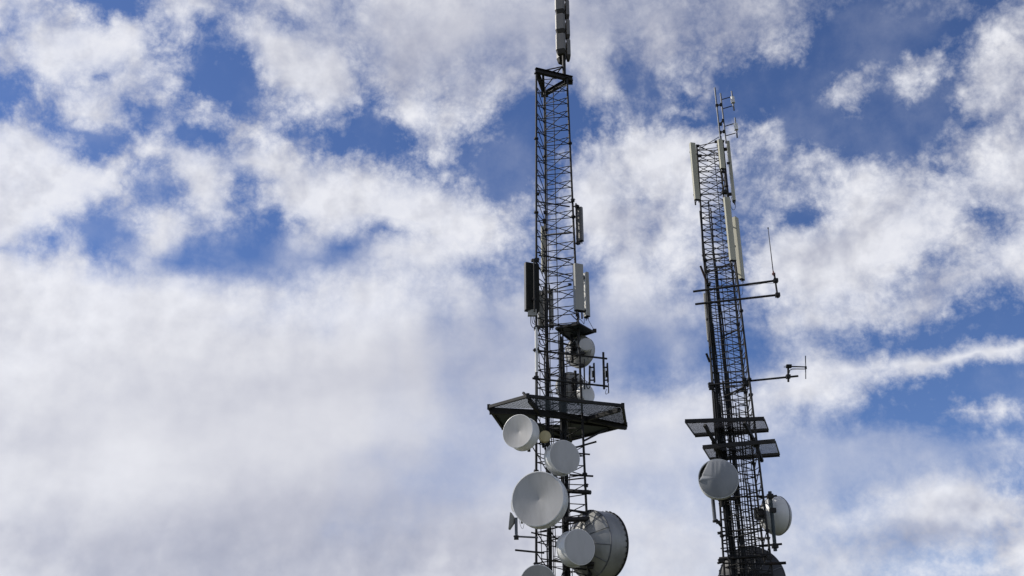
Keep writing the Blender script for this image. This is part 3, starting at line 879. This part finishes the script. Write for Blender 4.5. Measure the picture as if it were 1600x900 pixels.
# twin pole with two folded dipoles above the shorter tower
t = thing('twin_dipole_antenna', 'grey twin pole with two white folded dipoles on the very top of the shorter tower', 'antenna', at(1127, 222, 35.1))
MB().tube(at(1125.8, 219, 35.1), at(1116.7, 137, 35.1), .036, 10).build('pole', 'galv', t)
MB().tube(at(1134.6, 224, 35.2), at(1125.8, 146, 35.2), .034, 10).build('pole', 'galv', t)
for (x0, y0, x1, y1) in ((1118.5, 165, 1127, 163.5), (1124, 207, 1131.5, 205.5), (1124.5, 194, 1130, 188.5)):
    MB().tube(at(x0, y0, 35.1), at(x1, y1, 35.2), .034, 8).box(at(x0 + 1.5, y0, 35.1), (.1, .1, .12)).box(at(x1 - .5, y1, 35.2), (.09, .1, .12)).build('clamp', 'steel', t)
for (xt, yt, xb, yb, arms) in ((1143.0, 142.5, 1147.0, 172.5, ((1128, 155.5, 1142, 151.5), (1129.8, 169.8, 1144, 165.5))),
                               (1148.2, 184, 1152.0, 215, ((1132.8, 197.3, 1147, 193), (1134.8, 212, 1149, 208)))):
    p, q = at(xt, yt, 35.2), at(xb, yb, 35.2)
    dp = MB().tube(p, q, .032, 10).build('dipole', 'galv', t)
    a, b = p + (q - p) * .31, p + (q - p) * .62
    MB().tube(a, b, .085, 14).build('insulator', 'insul', dp)
    MB().tube(p + (q - p) * .62, p + (q - p) * .99, .036, 10).build('sleeve', 'galv', dp)
    for (x0, y0, x1, y1) in arms:
        MB().tube(at(x0, y0, 35.2), at(x1, y1, 35.2), .021, 8).build('arm', 'steel', t)

# arms with the whip
t = thing('antenna_arm', 'two long parallel pipes across the shorter tower joined by a short post at the right', 'mounting arm', at(1100, 475, 35.3))
MB().tube(at(1083, 455.6, 35.5), at(1215.5, 438, 34.5), .043, 10).build('arm', 'steel', t)
MB().tube(at(1086.3, 475.3, 35.5), at(1217.5, 460.5, 34.5), .043, 10).build('arm', 'steel', t)
MB().tube(at(1209.8, 428, 34.5), at(1215.3, 465.5, 34.5), .036, 10).build('end_post', 'steel', t)
for x, y in ((1212, 438.5), (1215, 461)):
    MB().box(at(x, y, 34.5), (.16, .17, .15)).tube(at(x - 3, y + .2, 34.42), at(x + 3.5, y - .3, 34.42), .018, 8).build('clamp', 'steel', t)
t = thing('whip_antenna', 'thin tall whip antenna standing on the end of the upper arm of the shorter tower', 'antenna', at(1208.6, 430, 34.5))
MB().tube(at(1208.0, 424, 34.5), at(1200.2, 357.5, 34.5), .020, 8, .012).build('rod', 'steel', t)
MB().tube(at(1200.2, 357.4, 34.5), at(1200.0, 355.6, 34.5), .026, 8).build('tip', 'steel', t)
MB().tube(at(1208.2, 424, 34.5), at(1209.2, 431, 34.5), .030, 10).build('base_tube', 'red', t)
for x, y in ((1207, 428), (1210.4, 427.5)):
    MB().tube(at(x, y - 1.2, 34.5), at(x + .3, y + 1.5, 34.5), .026, 8).build('coil', 'red', t)

t = thing('antenna_arm', 'single long pipe reaching right from the shorter tower at mid height', 'mounting arm', at(1110, 602, 35.6))
MB().tube(at(1109, 601.5, 35.7), at(1247.5, 587.5, 34.7), .038, 10).build('arm', 'steel', t)
t = thing('dipole_antenna', 'sideways dipole antenna on a short post at the end of the single pipe', 'antenna', at(1231.7, 596, 34.75))
MB().tube(at(1231.4, 573, 34.75), at(1231.8, 596.5, 34.75), .040, 10).build('post', 'steel', t)
MB().box(at(1231.6, 588.5, 34.75), (.15, .17, .13)).build('clamp', 'steel', t)
MB().box(at(1232.6, 572.3, 34.75), (.19, .14, .11)).build('feed_box', 'blackback', t)
MB().tube(at(1224.5, 572.2, 34.75), at(1230, 572.4, 34.75), .012, 8).tube(at(1224.5, 574.2, 34.75), at(1230, 574.2, 34.75), .009, 8).build('stub_rod', 'galv', t)
MB().tube(at(1235, 572.6, 34.75), at(1259.3, 573.4, 34.75), .026, 8).build('boom', 'steel', t)
MB().path([at(1233, 583, 34.75), at(1234, 578.5, 34.75), at(1238, 576.6, 34.75), at(1247, 576.5, 34.75), at(1259, 576.6, 34.75)], .018, 8).build('boom', 'mesh', t)
MB().tube(at(1258.6, 556, 34.75), at(1258.9, 592, 34.75), .020, 8).build('dipole_rod', 'galv', t)
MB().box(at(1259, 574.5, 34.75), (.06, .07, .1)).build('centre_block', 'steel', t)

# grey pipe antenna under the torn dish
t = thing('pipe_antenna', 'thick grey tube antenna left of the shorter tower, below the torn dish', 'antenna', at(1117, 816, 35.75))
MB().tube(at(1112.9, 772, 35.75), at(1117.0, 813, 35.75), .066, 14).build('tube', 'galv', t)
MB().tube(at(1117.0, 813.2, 35.75), at(1117.2, 816, 35.75), .085, 14).build('flange', 'steel', t)
MB().beam(at(1119, 812, 35.75), at(1127, 822, 35.95), .08, .06).build('bracket', 'steel', t)
MB().box(at(1122, 816, 35.8), (.13, .12, .1)).build('clamp', 'steel', t)
# ------------------------------------------------------------------ sun, sky, clouds, ground
SUN_EL, SUN_AZ = R(38), R(-80)           # azimuth from straight ahead, negative = left
sd = bpy.data.lights.new('sun', 'SUN')
sun = bpy.data.objects.new('sun', sd)
COL.objects.link(sun)
sdir = V((math.sin(SUN_AZ) * math.cos(SUN_EL), math.cos(SUN_AZ) * math.cos(SUN_EL), math.sin(SUN_EL)))
sun.rotation_euler = sdir.to_track_quat('Z', 'Y').to_euler()
sun.location = (-40, 10, 60)
sd.energy = 4.2
sd.angle = R(0.53)
sd.color = (1.0, 0.95, 0.87)

SC.cycles.max_bounces = 5
SC.cycles.diffuse_bounces = 3
SC.cycles.glossy_bounces = 3

W = bpy.data.worlds.new('World')
SC.world = W
W.use_nodes = True
nt = W.node_tree
nt.nodes.clear()
N, L = nt.nodes, nt.links


def nd(kind, **kw):
    n = N.new(kind)
    for k, v in kw.items():
        setattr(n, k, v)
    return n


def math_(op, a, b=None, c=None, clamp=False):
    n = nd('ShaderNodeMath', operation=op, use_clamp=clamp)
    for i, x in enumerate((a, b, c)):
        if x is None:
            continue
        if isinstance(x, (int, float)):
            n.inputs[i].default_value = x
        else:
            L.new(x, n.inputs[i])
    return n.outputs[0]


def vmath(op, a, b=None, scale=None):
    n = nd('ShaderNodeVectorMath', operation=op)
    for i, x in enumerate((a, b)):
        if x is None:
            continue
        if isinstance(x, (tuple, Vector)):
            n.inputs[i].default_value = x
        else:
            L.new(x, n.inputs[i])
    if scale is not None:
        n.inputs['Scale'].default_value = scale
    return n.outputs['Value' if op in ('LENGTH', 'DOT_PRODUCT') else 0]


def maprange(v, a, b, c, d, kind='SMOOTHSTEP'):
    n = nd('ShaderNodeMapRange', interpolation_type=kind)
    L.new(v, n.inputs['Value'])
    for k, x in zip(('From Min', 'From Max', 'To Min', 'To Max'), (a, b, c, d)):
        n.inputs[k].default_value = x
    return n.outputs[0]


def fbm(vec, scale, detail, rough, lac=2.0, w=None):
    n = nd('ShaderNodeTexNoise')
    n.inputs['Scale'].default_value = scale
    n.inputs['Detail'].default_value = detail
    n.inputs['Roughness'].default_value = rough
    n.inputs['Lacunarity'].default_value = lac
    L.new(vec, n.inputs['Vector'])
    return n


tc = nd('ShaderNodeTexCoord')
dirn = vmath('NORMALIZE', tc.outputs['Generated'])
w1 = fbm(dirn, 9.0, 3, .55)
w2 = fbm(dirn, 34.0, 2, .6)
off1 = vmath('SCALE', vmath('SUBTRACT', w1.outputs['Color'], V((.5, .5, .5))), scale=.022)
off2 = vmath('SCALE', vmath('SUBTRACT', w2.outputs['Color'], V((.5, .5, .5))), scale=.012)
dw = vmath('ADD', vmath('ADD', dirn, off1), off2)


# cloud cover as it stands in the sky, in ninths, one figure per 25 x 25 units of the sight-line sheet
COVER = [
    '8876521126888756777776788888877777776665665456666543222222233344',
    '6788874885673466755675788888887777666655676556666543111111123455',
    '7899999995452368998776678888876667567654666567766541000000123566',
    '8799999986541224899996578887754467677644665466565421111246653677',
    '5279886787751102799998578887777765555642455434332111346467744887',
    '1146776887752101479998667776776543336852344521111101684275326887',
    '1365788753445722246797546876776311236432235421111114862042237777',
    '6655788751236844566564224787754211123223443211354101230000035677',
    '9996211126523356652543322466543211123567888865553111000001335677',
    '9999623678787657775554433466432111236889999765433566321135467888',
    '9999988834499989998777656543221111268888999865434566578646556788',
    '9999998822249853589999999876542114379988888865334455788887787888',
    '9999987531159953789999999999876455489987778865335646888888887678',
    '9998753356867865469999999999998654579988888875245534788888886357',
    '9863211126975544212677544578998764568988788764258888899999887557',
    '6444632348732221268632467888875542547878888764269999999998766678',
    '8877864444322222223334566776544345434688777664479999999986567888',
    '9999998888776655556666667767664456533588876654588999987766788777',
    '9999999999999999887777888777876667533577665444567788888778886556',
    '9999999999999888778888888875665676544566666544446788888787742124',
    '9999999999999988888878888886665565443544454333347777665553310001',
    '9999999999999999999999998976666666555553334322223454443333336899',
    '9999999999999999999999998987666667554443345322223566666689999864',
    '9999999999999999999999998986666667554443334333457788999877521000',
    '9999999999999999999999988886666777665455556666688998765310000000',
    '9999999999999999999999988887666677666677778887887667655368999875',
    '9999999999999999999999988877666677677777888777777654332210011122',
    '9999999999999999999999988876666677777887777666654444444444445566',
    '9999999999999999999998877776666778777887776665544444444444444444',
    '9999999999999999999998887666666677777776666555544445444444555544',
    '9999999999999999999998887766667777777766666555555555444568999754',
    '9999999999999999999998887777778888887777666666555666456789999987',
    '9999999999999999999988888888888999888877777666666666677888998877',
    '9999999999999999999988888888999999988888887777777766667778888777',
    '9999999999999999999999999999999999998888888887777777777777777778',
    '9999999999999999999999999999999999999888888888777777777777777778',
]


def cubic(p0, p1, p2, p3, t):
    return p1 + .5 * t * (p2 - p0 + t * (2 * p0 - 5 * p1 + 4 * p2 - p3 + t * (3 * (p1 - p2) + p3 - p0)))


def cover_at(x, y):
    gx, gy = (x - 12.5) / 25.0, (y - 12.5) / 25.0
    ix, iy = math.floor(gx), math.floor(gy)
    tx, ty = gx - ix, gy - iy

    def cell(i, j):
        return int(COVER[min(35, max(0, j))][min(63, max(0, i))]) / 9.0
    col = [cubic(*[cell(ix + k, iy + m) for k in (-1, 0, 1, 2)], tx) for m in (-1, 0, 1, 2)]
    return min(1.0, max(0.0, cubic(*col, ty)))


# smooth veils and even layers, without puffs
VEIL = [(300, 700, 600, 260, 0, 1.0), (800, 620, 220, 160, 0, .6), (1220, 740, 220, 80, 0, .9), (1480, 710, 200, 35, 0, .7), (1150, 880, 260, 60, 0, .6), (660, 40, 260, 70, 0, .55), (900, 60, 200, 90, 0, .45),
        (1000, 500, 160, 60, 0, .5), (1200, 560, 150, 50, 0, .5), (1300, 20, 300, 30, 0, .5), (450, 400, 200, 30, 0, .6)]
# where the cloud is thick and grey underneath
SHADE = [(360, 900, 260, 110, 0, .50), (600, 830, 200, 100, 0, .34), (120, 850, 200, 70, 0, .18), (250, 640, 330, 110, 0, .20), (480, 610, 150, 60, 0, .14), (820, 700, 200, 140, 0, .28), (640, 60, 180, 80, 0, .38), (900, 60, 250, 90, 0, .30), (1130, 60, 120, 80, 0, .25),
         (980, 345, 60, 40, 0, .35), (940, 260, 30, 40, 0, .15), (1290, 400, 80, 35, 0, .20), (1440, 450, 120, 30, 0, .2), (1470, 835, 130, 26, 8, .55), (1050, 880, 300, 50, 0, .25), (700, 560, 140, 70, 0, .22), (1350, 760, 300, 80, 0, .15), (60, 690, 120, 60, 0, .1), (480, 250, 120, 40, 0, .15), (1560, 160, 80, 80, 0, .25)]

def project(d):
    """direction -> where that sight line falls on the survey sheet"""
    w = d.y * math.cos(TH) + d.z * math.sin(TH)
    v = -d.y * math.sin(TH) + d.z * math.cos(TH)
    return 800 + FPX * d.x / w, 450 - FPX * v / w


def cover(lst, x, y):
    s = 0.0
    for (cx, cy, rx, ry, ang, wt) in lst:
        dx, dy = x - cx, cy - y
        t = R(ang)
        a = (dx * math.cos(t) + dy * math.sin(t)) / (2 * rx)
        if abs(a) > 1:
            continue
        b = (-dx * math.sin(t) + dy * math.cos(t)) / (2 * ry)
        q = a * a + b * b
        if q < 1:
            q = 1 - math.sqrt(q)
            s += wt * q * q * (3 - 2 * q)
    return s


# the banks are tabulated over azimuth and elevation: one curve node per elevation, blended upwards
AZ0, AZ1, NU = R(-40), R(40), 100
EL0, EL1, NV = R(4.0), R(48.0), 46
sx = nd('ShaderNodeSeparateXYZ')
L.new(dw, sx.inputs[0])
az = math_('ARCTAN2', sx.outputs[0], sx.outputs[1])
hyp = math_('SQRT', math_('ADD', math_('MULTIPLY', sx.outputs[0], sx.outputs[0]), math_('MULTIPLY', sx.outputs[1], sx.outputs[1])))
elv = math_('ARCTAN2', sx.outputs[2], hyp)
u = maprange(az, AZ0, AZ1, 0, 1, 'LINEAR')
cu = nd('ShaderNodeCombineXYZ')
for i in range(3):
    L.new(u, cu.inputs[i])
acc = None
for j in range(NV):
    e = EL0 + (EL1 - EL0) * j / (NV - 1)
    cv = nd('ShaderNodeRGBCurve')
    if acc is None:
        L.new(cu.outputs[0], cv.inputs['Color'])
    else:                           # keeps the evaluation in sequence (the renderer's node stack is small)
        q = nd('ShaderNodeVectorMath', operation='MULTIPLY_ADD')
        L.new(acc, q.inputs[0])
        q.inputs[1].default_value = (1e-9, 1e-9, 1e-9)
        L.new(cu.outputs[0], q.inputs[2])
        L.new(q.outputs[0], cv.inputs['Color'])
    vals = []
    for i in range(NU + 1):
        a = AZ0 + (AZ1 - AZ0) * i / NU
        x, y = project(V((math.sin(a) * math.cos(e), math.cos(a) * math.cos(e), math.sin(e))))
        vals.append((cover_at(x, y), min(1, max(0, cover(VEIL, x, y))), min(1, max(0, cover(SHADE, x, y)))))
    for k in range(3):
        cm = cv.mapping.curves[k]
        pts = [(i / NU, vals[i][k]) for i in range(NU + 1)]
        # leave out points that lie on a straight run
        keep = [pts[0]] + [pts[i] for i in range(1, NU) if abs(pts[i - 1][1] + pts[i + 1][1] - 2 * pts[i][1]) > 1e-4] + [pts[-1]]
        cm.points[0].location = keep[0]
        cm.points[1].location = keep[-1]
        for p in keep[1:-1]:
            cm.points.new(*p)
        for p in cm.points:
            p.handle_type = 'VECTOR'
    cv.mapping.update()
    if acc is None:
        acc = cv.outputs[0]
    else:
        mx = nd('ShaderNodeMix', data_type='VECTOR')
        e_lo = EL0 + (EL1 - EL0) * (j - 1) / (NV - 1)
        L.new(maprange(elv, e_lo, e, 0, 1, 'LINEAR'), mx.inputs['Factor'])
        L.new(acc, mx.inputs[4])
        L.new(cv.outputs[0], mx.inputs[5])
        acc = mx.outputs[1]
sv = nd('ShaderNodeSeparateXYZ')
L.new(acc, sv.inputs[0])
base = sv.outputs[0]
veil = sv.outputs[1]
shade = sv.outputs[2]
n_wide = fbm(dirn, 2.6, 3, .5)
# beyond the framed part the cover carries on by noise alone
view_c = sight(800, 430).normalized()
inview = maprange(vmath('DOT_PRODUCT', dirn, V(view_c)), .74, .845, 0, 1)
base = math_('ADD', math_('MULTIPLY', base, inview), math_('MULTIPLY', math_('SUBTRACT', 1.0, inview), maprange(n_wide.outputs['Fac'], .38, .62, -.2, 1.1)))

dpuff = vmath('ADD', dirn, vmath('SCALE', off1, scale=.8))
n_big0 = fbm(dpuff, 19.0, 7, .645, 2.1)
n_cau = fbm(dpuff, 46.0, 4, .6, 2.1)
n_lit = fbm(vmath('ADD', dpuff, V(sdir * .014)), 17.0, 4, .52, 2.05)
n_lo = fbm(dpuff, 17.0, 4, .52, 2.05)
# rounded heads: folded noise gives bumps with sharp creases between
fold = math_('ABSOLUTE', math_('SUBTRACT', n_cau.outputs['Fac'], .5))
nb0 = math_('SUBTRACT', n_big0.outputs['Fac'], .5)
nb = math_('ADD', math_('MULTIPLY', nb0, .92), math_('MULTIPLY', math_('SUBTRACT', fold, .085), .70))
soft = math_('MINIMUM', veil, 1.0)
mid = math_('MULTIPLY', math_('MULTIPLY', base, math_('SUBTRACT', 1.0, base)), 6.4)
amp = math_('MULTIPLY', math_('ADD', mid, .4), math_('MULTIPLY_ADD', soft, -.86, 1.0))
dens = math_('ADD', math_('ADD', base, math_('MULTIPLY_ADD', soft, .11, -.11)), math_('MULTIPLY', nb, amp))
al = maprange(dens, .13, 1.02, 0, 1, 'LINEAR')
as_ = maprange(dens, .16, .98, 0, 1)
alpha = math_('MULTIPLY_ADD', al, .5, math_('MULTIPLY', as_, .5))
# relief: brighter where the cloud thins towards the sun; deep, even cloud loses it
even = math_('MULTIPLY_ADD', soft, -.88, 1.0)
relief = math_('MULTIPLY', math_('MULTIPLY', math_('SUBTRACT', n_lo.outputs['Fac'], n_lit.outputs['Fac']), 2.1), even)
lum = math_('ADD', math_('SUBTRACT', .94, math_('MULTIPLY', shade, .95)), relief)
lum = math_('ADD', lum, math_('MULTIPLY', math_('MULTIPLY', nb, .22), even))
n_layer = fbm(vmath('MULTIPLY', dirn, V((1.0, 1.0, 2.2))), 4.2, 4, .5)
lum = math_('ADD', lum, math_('MULTIPLY', math_('MULTIPLY', math_('SUBTRACT', n_layer.outputs['Fac'], .5), .75), soft))
lum = math_('ADD', lum, math_('MULTIPLY', math_('SUBTRACT', w1.outputs['Fac'], .5), .18))
ramp = nd('ShaderNodeValToRGB')
L.new(lum, ramp.inputs['Fac'])
el = ramp.color_ramp.elements
el[0].position = 0.0
el[0].color = (.33, .35, .45, 1)
el[1].position = 1.0
el[1].color = (.88, .885, .93, 1)
e_ = el.new(.45)
e_.color = (.54, .55, .63, 1)
e_ = el.new(.78)
e_.color = (.755, .76, .81, 1)

sky = nd('ShaderNodeTexSky', sky_type='NISHITA')
sky.sun_disc = False
sky.sun_elevation = SUN_EL
sky.sun_rotation = SUN_AZ
sky.altitude = 900
sky.air_density = 1.0
sky.dust_density = .4
sky.ozone_density = 2.0
tint = nd('ShaderNodeMix', data_type='RGBA', blend_type='MULTIPLY')
tint.inputs['Factor'].default_value = 1
L.new(sky.outputs['Color'], tint.inputs['A'])
tint.inputs['B'].default_value = (.71, .82, 1.13, 1)
bg_sky = nd('ShaderNodeBackground')
bg_sky.inputs['Strength'].default_value = .10
L.new(tint.outputs['Result'], bg_sky.inputs['Color'])
bg_cloud = nd('ShaderNodeBackground')
L.new(ramp.outputs['Color'], bg_cloud.inputs['Color'])
mixc = nd('ShaderNodeMixShader')
thin = maprange(math_('ADD', w1.outputs['Fac'], math_('MULTIPLY', nb0, .5)), .42, .76, .0, .13)
thin = math_('MULTIPLY', thin, math_('SUBTRACT', 1.0, alpha))
L.new(math_('MULTIPLY', math_('ADD', alpha, thin), .97), mixc.inputs[0])
L.new(bg_sky.outputs[0], mixc.inputs[1])
L.new(bg_cloud.outputs[0], mixc.inputs[2])
out = nd('ShaderNodeOutputWorld')
L.new(mixc.outputs[0], out.inputs['Surface'])

# ground: rough hilltop grass and gravel, out of frame below but reaching the horizon
gm, gnt, gb = new_mat('hilltop_turf')
gn = gnt.nodes.new('ShaderNodeTexNoise')
gn.inputs['Scale'].default_value = .35
gn.inputs['Detail'].default_value = 8
gtc = gnt.nodes.new('ShaderNodeTexCoord')
gnt.links.new(gtc.outputs['Object'], gn.inputs['Vector'])
gr_ = gnt.nodes.new('ShaderNodeValToRGB')
gr_.color_ramp.elements[0].position = .35
gr_.color_ramp.elements[0].color = (.045, .06, .02, 1)
gr_.color_ramp.elements[1].position = .7
gr_.color_ramp.elements[1].color = (.13, .12, .08, 1)
gnt.links.new(gn.outputs['Fac'], gr_.inputs['Fac'])
gnt.links.new(gr_.outputs['Color'], gb.inputs['Base Color'])
gb.inputs['Roughness'].default_value = .95
g = MB()
ringr = [0, 6, 15, 30, 60, 120, 300, 800, 2500, 9000]
vs, fs = [V((0, 0, 0))], []
n = 48
for j, rr in enumerate(ringr[1:]):
    for i in range(n):
        a = 2 * math.pi * i / n
        p = V((rr * math.cos(a), 20 + rr * math.sin(a), 0))
        p.z = 0 if rr < 70 else -((rr - 60) ** .75) * .35
        vs.append(p)
for i in range(n):
    fs.append([0, 1 + i, 1 + (i + 1) % n])
for j in range(len(ringr) - 2):
    for i in range(n):
        a, b = 1 + j * n, 1 + (j + 1) * n
        fs.append([a + i, b + i, b + (i + 1) % n, a + (i + 1) % n])
vs[0] = V((0, 20, 0))
go = g.add(vs, fs, True).build('ground', gm)
go['kind'] = 'structure'
